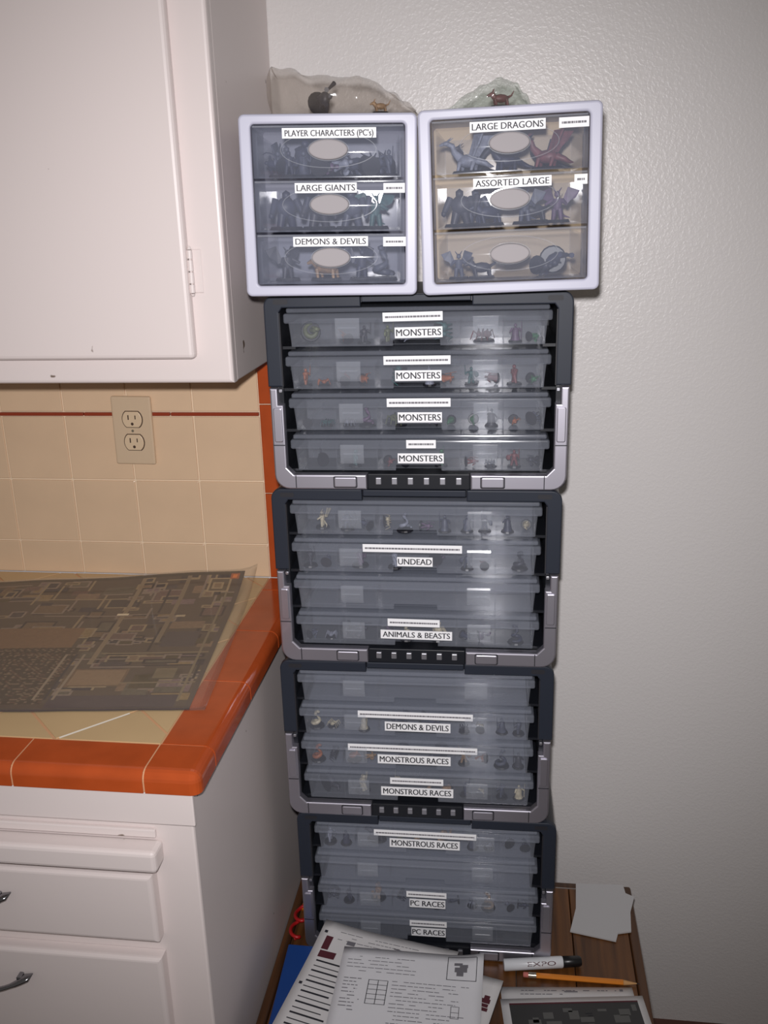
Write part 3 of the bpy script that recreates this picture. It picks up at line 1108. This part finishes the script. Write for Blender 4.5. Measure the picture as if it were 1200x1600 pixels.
# per box: name, name width, name centre x, strip width, strip centre x, name roll, look word
BOXES = [
    [('MONSTERS', .061, .003, .076, -.004, -.012), ('MONSTERS', .060, .002, .086, .001, -.004), ('MONSTERS', .058, .002, .083, .001, -.002), ('MONSTERS', .061, .003, .039, .004, -.002)],
    [None, ('UNDEAD', .049, .000, .136, -.003, .004), None, ('ANIMALS & BEASTS', .101, .000, .073, -.003, .010)],
    [None, ('DEMONS & DEVILS', .096, .003, .167, .000, .008), ('MONSTROUS RACES', .108, -.003, .190, -.005, .006), ('MONSTROUS RACES', .108, -.001, .079, -.001, .006)],
    [('MONSTROUS RACES', .107, -.002, .155, -.001, .008), None, ('PC RACES', .056, .001, .062, .000, .008), ('PC RACES', .054, .003, .058, .003, .004)],
]
BLAB = [
    ['translucent box labelled MONSTERS, topmost of the four in the top rack', 'translucent box labelled MONSTERS, second from the top in the top rack',
     'translucent box labelled MONSTERS, third from the top in the top rack', 'translucent box labelled MONSTERS, lowest in the top rack, with the shortest strip'],
    ['unlabelled translucent box above the UNDEAD box', 'translucent box labelled UNDEAD in the second rack', 'milky unlabelled box between the UNDEAD and ANIMALS & BEASTS boxes', 'translucent box labelled ANIMALS & BEASTS in the second rack'],
    ['unlabelled translucent box above the DEMONS & DEVILS box', 'translucent box labelled DEMONS & DEVILS in the third rack', 'box labelled MONSTROUS RACES with the longest strip label, third rack', 'box labelled MONSTROUS RACES at the bottom of the third rack'],
    ['box labelled MONSTROUS RACES at the top of the bottom rack', 'unlabelled box under the MONSTROUS RACES box in the bottom rack', 'upper of the two boxes labelled PC RACES', 'lowest box of all, labelled PC RACES, behind the papers'],
]
WHERE = [['in the topmost MONSTERS box', 'in the second MONSTERS box', 'in the third MONSTERS box', 'in the lowest MONSTERS box'],
         ['in the unlabelled box above UNDEAD', 'in the UNDEAD box', None, 'in the ANIMALS & BEASTS box'],
         [None, 'in the DEMONS & DEVILS box', 'in the MONSTROUS RACES box with the longest strip', 'in the MONSTROUS RACES box above the bottom rack'],
         ['in the MONSTROUS RACES box of the bottom rack', None, 'in the upper PC RACES box', None]]
KINDS = ['warrior', 'robed', 'archer', 'ogre', 'beast', 'winged', 'serpent', 'crawler']
KWORD = dict(warrior='armed', robed='robed', archer='archer', ogre='bulky', beast='four-legged', winged='winged', serpent='coiled', crawler='many-legged', dragon='dragon')
PAL = [[0, 5, 11, 1, 7, 8, 2, 9, 4], [0, 4, 7, 9, 10, 6, 1], [3, 6, 4, 8, 10, 0], [4, 0, 9, 10, 3, 2]]
CELLS = [-.1375, -.0825, -.0275, .0275, .0825, .1375]
for ri, rack in enumerate(racks):
    for k in range(4):
        b = compartment_box(rack, k, BLAB[ri][k])
        spec = BOXES[ri][k]
        if spec:
            nm, nw, nx, sw, sx, rl = spec
            hgt = (.0136, .0134, .0150, .0158)[ri]
            lz = (.0100, .0098, .0082, .0086)[ri]
            name_label(b, nm, nx, -.0006, lz, lz+hgt, nw, rl)
            strip_label(b, sx, -.0056, .0318, .0318+(.0112, .0112, .0108, .0106)[ri], sw, R, rl)
        if WHERE[ri][k]:
            figs = []
            for ci, cx in enumerate(CELLS):
                xs = [cx-.012, cx+.0125] if R.random() < .65 else [cx+R.uniform(-.006, .006)]
                for fx in xs:
                    small = len(xs) == 2
                    kind = R.choice(['warrior', 'robed', 'archer', 'serpent', 'crawler'] if small else KINDS)
                    lay = R.choice((0, 0, 1, 2))
                    me, rad, h = fig_data(kind, lay)
                    lim = .0118 if small else .0200
                    sc_ = min(1.0, lim/rad, .0268/h)
                    fy = .0045+rad*sc_+R.uniform(0, .004)
                    p = in_frame(b, fx, fy, .0013)
                    col = R.choice(PAL[ri])
                    if ri == 2 and k == 1 and ci == 0:
                        col = 6
                    o = place_fig(kind, lay, p, R.uniform(0, 6.28), col, '', 'miniatures %s' % WHERE[ri][k], sc_)
                    figs.append((o, kind, col))
            order_labels(figs, WHERE[ri][k])

# ------------------------------------------------------------------ small drawer units
UW, UH, UD = .206, .2045, .215
def oval(a, b, n=36):
    return [(a*math.cos(2*math.pi*k/n), b*math.sin(2*math.pi*k/n)) for k in range(n)]

def drawer_unit(loc, rz, roll, label, drawers, back):
    u = thing('drawer_unit', label, 'drawer unit', loc, (0, roll, rz), 'three-drawer desktop units')
    h = UW/2
    bm = ring(bmesh.new(), rrect(-h, h, 0, UH, .007), rrect(-h+.0140, h-.0140, .0125, UH-.0110, .004), 0, .012, bev=.0028)
    obj('front_frame', bm, M['frame'], u)
    obj('shell', ring(bmesh.new(), rrect(-h+.002, h-.002, .001, UH-.001, .006), rrect(-h+.005, h-.005, .004, UH-.004, .004), .0122, UD), M['frame'], u)
    obj('back_panel', box(-h+.005, h-.005, UD-.004, UD-.001, .004, UH-.004), back, u)
    ow = h-.0150
    for i, spec in enumerate(drawers):
        z0 = .0140+(2-i)*.0603
        H = .0578
        t = bmesh.new()
        # slightly bowed clear front
        n = 12
        lo, hi = [], []
        for k in range(n+1):
            x = -ow+2*ow*k/n
            y = .0035-.0016*(1-(x/ow)**2)
            lo.append((x, y)); hi.append((x, y+.0012))
        vs = []
        for (pts, zz) in ((lo, 0), (lo, H), (hi, 0), (hi, H)):
            vs.append([t.verts.new((x, y, zz)) for x, y in pts])
        for k in range(n):
            for (p, q) in ((0, 1), (3, 2)):
                f = t.faces.new((vs[p][k], vs[p][k+1], vs[q][k+1], vs[q][k])); f.smooth = True
            t.faces.new((vs[2][k], vs[2][k+1], vs[0][k+1], vs[0][k]))
            t.faces.new((vs[1][k], vs[1][k+1], vs[3][k+1], vs[3][k]))
        for k in (0, n):
            t.faces.new((vs[0][k], vs[1][k], vs[3][k], vs[2][k]))
        bmesh.ops.recalc_face_normals(t, faces=t.faces[:])
        d = obj('drawer', t, M['drawer'], u, (0, 0, z0))
        bm = bmesh.new()
        rbox(bm, -ow+.004, ow-.004, .006, UD-.008, .0005, .0017)
        rbox(bm, -ow+.004, -ow+.0053, .006, UD-.008, .0018, H-.008)
        rbox(bm, ow-.0053, ow-.004, .006, UD-.008, .0018, H-.008)
        rbox(bm, -ow+.004, ow-.004, UD-.0095, UD-.0082, .0018, H-.008)
        obj('tray', bm, M['tray'], d)
        obj('oval_ring', ring(bmesh.new(), [(x, z+.0308) for x, z in oval(.0560, .0200)], [(x, z+.0308) for x, z in oval(.0550, .0190)], .0012, .0034), M['ring'], d)
        kn = prism(bmesh.new(), [(x, z+.0308) for x, z in oval(.0228, .0112)], -.0052, .0018, bev=.0018, seg=3)
        obj('handle', kn, M['knob'], d)
        rb = ring(bmesh.new(), [(x, z+.0308) for x, z in oval(.0242, .0125)], [(x, z+.0308) for x, z in oval(.0229, .0113)], -.0022, .0018)
        obj('handle_rim', rb, M['ring'], d)
        obj('top_lip', box(-ow+.001, ow-.001, .0006, .0036, H-.0026, H-.0006, .0006, 1), M['ring'], d)
        nm, w, cx, z, tagx, tagw = spec
        if nm:
            name_label(d, nm, cx, -.0004, z, z+.0112, w, .0)
        if tagw:
            strip_label(d, tagx, -.0004, H-.0148, H-.0040, tagw, R)
    return u

ZR = 1.1655+RH
uL = drawer_unit((.0990, -.3460, ZR+.0030), .135, math.radians(.9), 'left drawer unit, labelled PLAYER CHARACTERS, LARGE GIANTS and DEMONS & DEVILS',
    [("PLAYER CHARACTERS (PC's)", .1085, .0015, .0432, 0, 0), ('LARGE GIANTS', .0725, -.0040, .0437, .0760, .0250), ('DEMONS & DEVILS', .0890, .0000, .0437, .0760, .0270)], pmat('grey_back_panel', (132, 132, 146), .6))
uR = drawer_unit((.3125, -.3465, ZR+.0035), .012, math.radians(-1.1), 'right drawer unit, labelled LARGE DRAGONS and ASSORTED LARGE',
    [('LARGE DRAGONS', .0845, -.0020, .0432, .0715, .0330), ('ASSORTED LARGE', .0885, .0030, .0432, .0800, .0145), (None, 0, 0, 0, 0, 0)], M['uback'])

UF = {}
def unit_fig(u, row, x, y, kind, lay, rz, col, s, where):
    z = .0140+(2-row)*.0603+.0019
    me, rad, h = fig_data(kind, lay)
    s = min(s, .046/h)
    y = max(y, .0075+rad*s)
    lim = .083-rad*s
    x = max(-lim, min(lim, x))
    mw = Matrix.Rotation(u.rotation_euler.z, 4, 'Z') @ Matrix.Rotation(u.rotation_euler.y, 4, 'Y')
    p = Vector(u.location) + mw.to_3x3() @ Vector((x, y, z))
    o = place_fig(kind, lay, p, 0, col, 'miniature figure %s' % where, 'miniatures %s' % where, s)
    o.rotation_euler = (mw @ Matrix.Rotation(rz, 4, 'Z')).to_euler()
    UF.setdefault(where, []).append((o, kind, col))
    return o

W1, W2, W3 = 'in the PLAYER CHARACTERS drawer', 'in the LARGE GIANTS drawer', 'in the DEMONS & DEVILS drawer'
# many small heroes, heaped towards the left
for i in range(11):
    unit_fig(uL, 0, -.078+.0155*i, .020+.010*(i % 2), R.choice(['warrior', 'robed', 'archer', 'warrior']), R.choice((0, 1, 2)), R.uniform(0, 6.3), R.choice((0, 4, 9, 10, 7, 0)), 1.0, W1)
for i in range(5):
    unit_fig(uL, 0, -.07+.034*i, .065, R.choice(['ogre', 'winged', 'beast']), 0, R.uniform(0, 6.3), R.choice((0, 4, 10)), 1.25, W1)
for x, k, c in ((-.052, 'ogre', 10), (-.012, 'ogre', 4), (.028, 'ogre', 0), (.066, 'winged', 5)):
    unit_fig(uL, 1, x, .03, k, 0, R.uniform(-.5, .5), c, 1.32, W2)
for x, k, c in ((-.060, 'winged', 4), (-.008, 'beast', 3), (.036, 'winged', 10), (.062, 'serpent', 0)):
    unit_fig(uL, 2, x, .035, k, 0, R.uniform(-.7, .7), c, 1.25, W3)
V1, V2, V3 = 'in the LARGE DRAGONS drawer', 'in the ASSORTED LARGE drawer', 'in the unlabelled lowest right-hand drawer'
for x, y, k, c, s in ((-.048, .045, 'dragon', 9, .92), (.044, .045, 'dragon', 1, .92), (-.002, .105, 'dragon', 10, .95), (-.046, .150, 'dragon', 4, .9), (.046, .150, 'dragon', 4, .9)):
    unit_fig(uR, 0, x, y, k, 0, R.uniform(-.6, .6), c, s, V1)
for x, y, k, c in ((-.062, .03, 'ogre', 4), (-.025, .03, 'beast', 10), (.018, .032, 'winged', 0), (.056, .035, 'winged', 7), (-.04, .085, 'ogre', 0), (.03, .100, 'beast', 4)):
    unit_fig(uR, 1, x, y, k, 0, R.uniform(-.6, .6), c, 1.2, V2)
for x, y, k, lay, c in ((-.064, .028, 'winged', 0, 0), (-.034, .030, 'beast', 0, 4), (.042, .022, 'warrior', 1, 4), (.070, .024, 'ogre', 1, 10)):
    unit_fig(uR, 2, x, y, k, lay, R.uniform(-.6, .6), c, 1.0, V3)

for wh, fg in UF.items():
    order_labels(fg, wh)

# ------------------------------------------------------------------ clear bags on the drawer units
def bag(name, label, loc, L, Wd, prof, mat, seed, fin=0):
    rnd = random.Random(seed)
    ph = [rnd.uniform(0, 6.3) for _ in range(6)]
    bm = bmesh.new()
    ns, na = 46, 36
    rings = []
    for i in range(ns+1):
        s = i/ns
        # height from the profile
        for (a, ha), (b, hb) in zip(prof, prof[1:]):
            if a <= s <= b:
                t = (s-a)/(b-a)
                t = t*t*(3-2*t)
                h = ha+(hb-ha)*t
                break
        w = Wd/2*(.35+.65*math.sin(math.pi*min(1, max(0, .12+.80*s))))
        row = []
        for k in range(na):
            a = 2*math.pi*k/na
            c, sn = math.cos(a), math.sin(a)
            y = w*math.copysign(abs(c)**.75, c)
            z = h*.5*(1+math.copysign(abs(sn)**.8, sn))
            wr = .0011*math.sin(19*s+3*a+ph[0])+.0008*math.sin(33*s-4*a+ph[1])+.0004*math.sin(60*s+6*a+ph[2])
            up_ = max(0, min(1, z/.012))
            row.append(bm.verts.new((L*(s-.5)+wr*.8, y+wr*up_, max(.0003, z+wr*up_*1.4))))
        rings.append(row)
    for r0, r1 in zip(rings, rings[1:]):
        for k in range(na):
            f = bm.faces.new((r0[k], r0[(k+1) % na], r1[(k+1) % na], r1[k]))
            f.smooth = True
    bm.faces.new(rings[0]); bm.faces.new(list(reversed(rings[-1])))
    bmesh.ops.recalc_face_normals(bm, faces=bm.faces[:])
    return tag(obj(name, bm, mat, None, loc), label, 'plastic bag')

ZL = ZR+.0030+UH
lb = bag('plastic_bag', 'crumpled clear plastic bag holding figures on the left drawer unit', (.1090, -.262, ZL+.0022), .176, .105,
    ((0, .0575), (.10, .0560), (.35, .0450), (.62, .0430), (.82, .0270), (.94, .0120), (1.0, .0030)), M['bag'], 3)
rb_ = bag('plastic_bag', 'small green-tinted plastic bag on the right drawer unit', (.2850, -.268, ZL+.0030), .096, .075,
    ((0, .003), (.2, .016), (.45, .028), (.62, .033), (.80, .029), (.92, .016), (1.0, .004)), M['bag2'], 9)
GB = 'figures in the clear bags'
o = place_fig('ogre', 2, (.0850, -.275, ZL+.0042), .6, 4, 'dark figure near the middle of the clear bag on the left unit', GB, .88)
o = place_fig('beast', 0, (.1540, -.272, ZL+.0042), .3, 3, 'brown figure at the right end of the clear bag', GB, .62)
o = place_fig('beast', 0, (.2980, -.270, ZL+.0052), .2, 1, 'dark red figure in the small green-tinted bag', GB, .80)

# ------------------------------------------------------------------ things on the table
# blue binder, thicker towards its spine
bb = thing('ring_binder', 'blue vinyl binder under the papers at the left of the table', 'binder', (0, 0, ZT+.001))
t = bmesh.new()
P = [(-.0195, -.3200, 0), (.2350, -.3640, 0), (.2350, -.640, 0), (-.0080, -.640, 0)]
T = [(-.0195, -.3200, .030), (.2350, -.3640, .068), (.2350, -.640, .068), (-.0080, -.640, .030)]
lo = [t.verts.new(p) for p in P]; hi = [t.verts.new(p) for p in T]
t.faces.new(list(reversed(lo))); t.faces.new(hi)
for k in range(4):
    t.faces.new((lo[k], lo[(k+1) % 4], hi[(k+1) % 4], hi[k]))
bmesh.ops.recalc_face_normals(t, faces=t.faces[:])
bmesh.ops.bevel(t, geom=t.edges[:], offset=.0022, segments=2, profile=.5, affect='EDGES')
obj('cover', t, M['blue'], bb)

def page(name, label, cat, corner, yaw, w, h, mat, hf=None, nx=14, ny=18):
    """sheet whose top-left corner is at 'corner'; local x right, y down the page is negative"""
    hf = hf or (lambda u, v: 0)
    o = sheet_grid(name, mat, nx, ny, 0, w, -h, 0, 0, None, None, corner, (0, 0, yaw), hf=hf, th=.00025)
    return tag(o, label, cat)

def marks(parent, name, rects, mat, hf=None, dz=.0004):
    """printed marks: (x, y, w, h[, shear]) in page coordinates"""
    hf = hf or (lambda u, v: 0)
    bm = bmesh.new()
    for q in rects:
        x, y, w, h = q[:4]
        sl = q[4] if len(q) > 4 else 0
        n = max(1, int(w/.012))
        for i in range(n):
            a, b = x+w*i/n, x+w*(i+1)/n
            c = [(a, y+sl*(a-x)), (b, y+sl*(b-x)), (b, y+h+sl*(b-x)), (a, y+h+sl*(a-x))]
            bm.faces.new([bm.verts.new((u, v, hf(u, v)+dz)) for u, v in c])
    return obj(name, bm, mat, parent)

def text_lines(rnd, x, y, w, n, pitch, th=.0011, fill=.8):
    out = []
    for i in range(n):
        a = 0
        end = w*rnd.uniform(.55, 1)
        while a < end:
            l = rnd.uniform(.003, .012)
            if rnd.random() < fill:
                out.append((x+a, y-i*pitch, min(l, end-a), th))
            a += l+.0015
    return out

rp = random.Random(5)
# first page: picture column and dark stripes along its left side
Y1 = -math.radians(11.0)
hf1 = lambda u, v: .006*max(0, 1-(u-v)/.10)**2
p1 = page('character_sheet', 'printed page with punched holes and black stripes, tucked against the bottom rack', 'paper', (.0425, -.3145, ZT+.0725), Y1, .212, .279, M['sheet'], hf1)
st = []
for i in range(20):
    yy = -.078-.0098*i
    st.append((.014, yy, .052 if i % 3 else .044, .0030 if i % 2 == 0 else .0017, -.06))
marks(p1, 'printed_stripes', st, M['ink'], hf1)
marks(p1, 'punched_hole', [(.006, -.0235, .0048, .0048)], M['ink'], hf1)
marks(p1, 'punched_hole', [(.006, -.1250, .0048, .0048)], M['ink'], hf1)
marks(p1, 'printed_picture', [(.012, -.054, .011, .026), (.0125, -.0695, .026, .013)], M['maroon'], hf1)
marks(p1, 'printed_text', text_lines(rp, .03, -.016, .15, 3, .007) + [(.046, -.036, .013, .008), (.118, -.024, .048, .0022, -.12), (.128, -.029, .038, .0018, -.12)], M['ink2'], hf1)
# second page on top of it
Y2 = math.radians(-.6)
hf2 = lambda u, v: .0095*max(0, (u-.155)/.055)**2*max(0, 1+v/.06)
p2 = page('form_sheet', 'printed character form with a framed picture in its corner, lying over the striped page', 'paper', (.0805, -.3690, ZT+.0800), Y2, .208, .272, M['sheet2'], hf2)
tx = []
tx += text_lines(rp, .010, -.018, .12, 5, .0068) + text_lines(rp, .010, -.060, .03, 10, .0062, .0014) + text_lines(rp, .080, -.060, .11, 12, .0066)
tx += text_lines(rp, .010, -.145, .09, 12, .0066) + text_lines(rp, .110, -.150, .09, 12, .0066)
marks(p2, 'printed_text', tx, M['ink2'], hf2)
gr = []
for i in range(6):
    gr.append((.046, -.060-.0085*i, .028, .0008))
for i in range(3):
    gr.append((.046+.0137*i, -.1025, .0010, .0430))
for i in range(3):
    gr.append((.166, -.095-.010*i, .011, .0007))
gr += [(.166, -.115, .0007, .0207), (.177, -.115, .0007, .0207), (.10, -.150, .018, .0008), (.10, -.160, .018, .0008), (.10, -.160, .0008, .010), (.118, -.160, .0008, .010)]
fx, fy, fw_, fh = .156, -.048, .042, .042
gr += [(fx, fy, fw_, .001), (fx, fy+fh, fw_, .001), (fx, fy, .001, fh), (fx+fw_, fy, .001, fh)]
marks(p2, 'printed_boxes', gr, M['ink'], hf2)
marks(p2, 'printed_picture', [(fx+.014, fy+.008, .010, .008), (fx+.011, fy+.015, .018, .009), (fx+.018, fy+.023, .012, .006), (fx+.010, fy+.027, .012, .005)], M['ink2'], hf2)
# third page: only its right margin shows
p3 = page('picture_page', 'white page with a small dark monster picture, poking out from under the form', 'paper', (.1330, -.3560, ZT+.0704), math.radians(-14), .190, .27, M['sheet'])
marks(p3, 'printed_picture', [(.172, -.040, .008, .006), (.169, -.048, .013, .008), (.171, -.055, .010, .006), (.168, -.062, .014, .006)], M['maroon'])
# fourth and fifth: a page with printed header, and a dark printed plan over it
p4 = page('header_page', 'white page with printed header lines, under the dark printed plan', 'paper', (.3130, -.3430, ZT+.0012), math.radians(5.5), .198, .27, M['sheet'])
marks(p4, 'printed_text', text_lines(rp, .022, -.0075, .160, 1, .006, .0014) + text_lines(rp, .022, -.0145, .11, 1, .006, .0014) + [(.095, -.010, .020, .0020), (.178, -.008, .005, .004)], M['ink2'])
p5 = page('printed_plan', 'white-bordered page printed with a dark floor plan, at the table edge', 'paper', (.3130, -.3680, ZT+.0030), math.radians(7.5), .212, .25, M['sheet'])
rr_ = random.Random(12)
marks(p5, 'plan_print', [(.012, -.24, .190, .231)], pmat('dark_plan_ink', (58, 58, 58), .6))
pr_ = []
for _ in range(110):
    w_, h_ = rr_.uniform(.006, .024), rr_.uniform(.004, .016)
    pr_.append((rr_.uniform(.014, .200-w_), rr_.uniform(-.235, -.016-h_), w_, h_))
marks(p5, 'plan_rooms', pr_[:60], pmat('grey_plan_ink', (96, 96, 94), .6), dz=.0006)['kind'] = 'stuff'
marks(p5, 'plan_walls', [(a, b, w_, .0012) for a, b, w_, _ in pr_[60:]], M['ink'], dz=.0008)
marks(p5, 'plan_edge', [(.012, -.0118, .190, .0028)], M['maroon'], dz=.0006)

# torn white card at the back right corner
pts = [(.4410, -.1020), (.5215, -.0985), (.5235, -.1190), (.5372, -.1270), (.5265, -.1640), (.5225, -.2090), (.5010, -.2150), (.4960, -.2330), (.4245, -.2180), (.4370, -.1640)]
t = bmesh.new()
lo = [t.verts.new((x, y, 0)) for x, y in pts]; hi = [t.verts.new((x, y, .0026)) for x, y in pts]
t.faces.new(lo); t.faces.new(hi)
for k in range(len(pts)):
    t.faces.new((lo[k], lo[(k+1) % len(pts)], hi[(k+1) % len(pts)], hi[k]))
bmesh.ops.recalc_face_normals(t, faces=t.faces[:])
tag(obj('torn_card', t, pmat('grey_white_card', (198, 197, 198), .7, .25), None, (0, 0, ZT+.0012)), 'blank white card with torn edges at the back corner of the table', 'card')

# marker
mk = thing('dry_erase_marker', 'white dry erase marker with black cap lying beside the bottom rack', 'marker', (.3175, -.3085, ZT+.0104), (0, 0, math.radians(9.5)))
bm = bmesh.new()
tube(bm, [(0, 0, 0), (.001, 0, 0), (.090, 0, 0), (.092, 0, 0)], [.0075, .0090, .0090, .0080], 20)
obj('barrel', bm, M['markerw'], mk)
bm = bmesh.new()
tube(bm, [(.0925, 0, 0), (.0935, 0, 0), (.118, 0, 0), (.121, 0, 0)], [.0078, .0086, .0080, .0062], 20)
obj('cap', bm, M['markerb'], mk)
bm = bmesh.new()
vs, fs = text_faces('EXPO')
vv = []
for x, y in vs:
    a = math.radians(196) + y*math.radians(40)
    vv.append(bm.verts.new((.036+x*.044, .00915*math.cos(a), -.00915*math.sin(a))))
for f in fs:
    try:
        bm.faces.new([vv[i] for i in f])
    except ValueError:
        pass
obj('lettering', bm, M['maroon'], mk)

# pencil
pc = thing('pencil', 'orange hexagonal pencil lying in front of the white marker', 'pencil', (.3475, -.3190, ZT+.0048), (0, 0, math.radians(-.2)))
bm = bmesh.new()
tube(bm, [(.020, 0, 0), (.150, 0, 0)], .0042, 6)
for f in bm.faces: f.smooth = False
obj('barrel', bm, M['pyel'], pc)
bm = bmesh.new(); tube(bm, [(.1502, 0, 0), (.170, 0, 0)], [.0042, .0009], 8); obj('tip', bm, M['pwood'], pc)
bm = bmesh.new(); tube(bm, [(.170, 0, 0), (.175, 0, 0)], [.0009, .0002], 6); obj('lead', bm, M['ink'], pc)
bm = bmesh.new(); tube(bm, [(.008, 0, 0), (.0198, 0, 0)], .0043, 12); obj('ferrule', bm, M['pferr'], pc)
bm = bmesh.new(); tube(bm, [(0, 0, 0), (.001, 0, 0), (.0078, 0, 0)], [.0030, .0040, .0040], 12); obj('eraser', bm, M['perase'], pc)

# red and orange cord on the strip of table left of the bottom rack
bm = bmesh.new()
pts = []
for i in range(40):
    t_ = i/39
    pts.append((-.020+.009*math.sin(t_*15), -.292+.085*t_+.010*math.cos(t_*15), ZT+.006+.010*t_*(1-t_)+.006*abs(math.sin(t_*8))))
tube(bm, pts, .0030, 8)
rc = tag(obj('red_cord', bm, M['red'], None), 'tangled red cord beside the bottom rack', 'cord')
bm = bmesh.new()
tube(bm, [(-.022, -.215, ZT+.0052), (-.017, -.200, ZT+.012), (-.020, -.185, ZT+.014), (-.024, -.170, ZT+.0052)], .0036, 8)
obj('orange_end', bm, M['ocord'], rc)
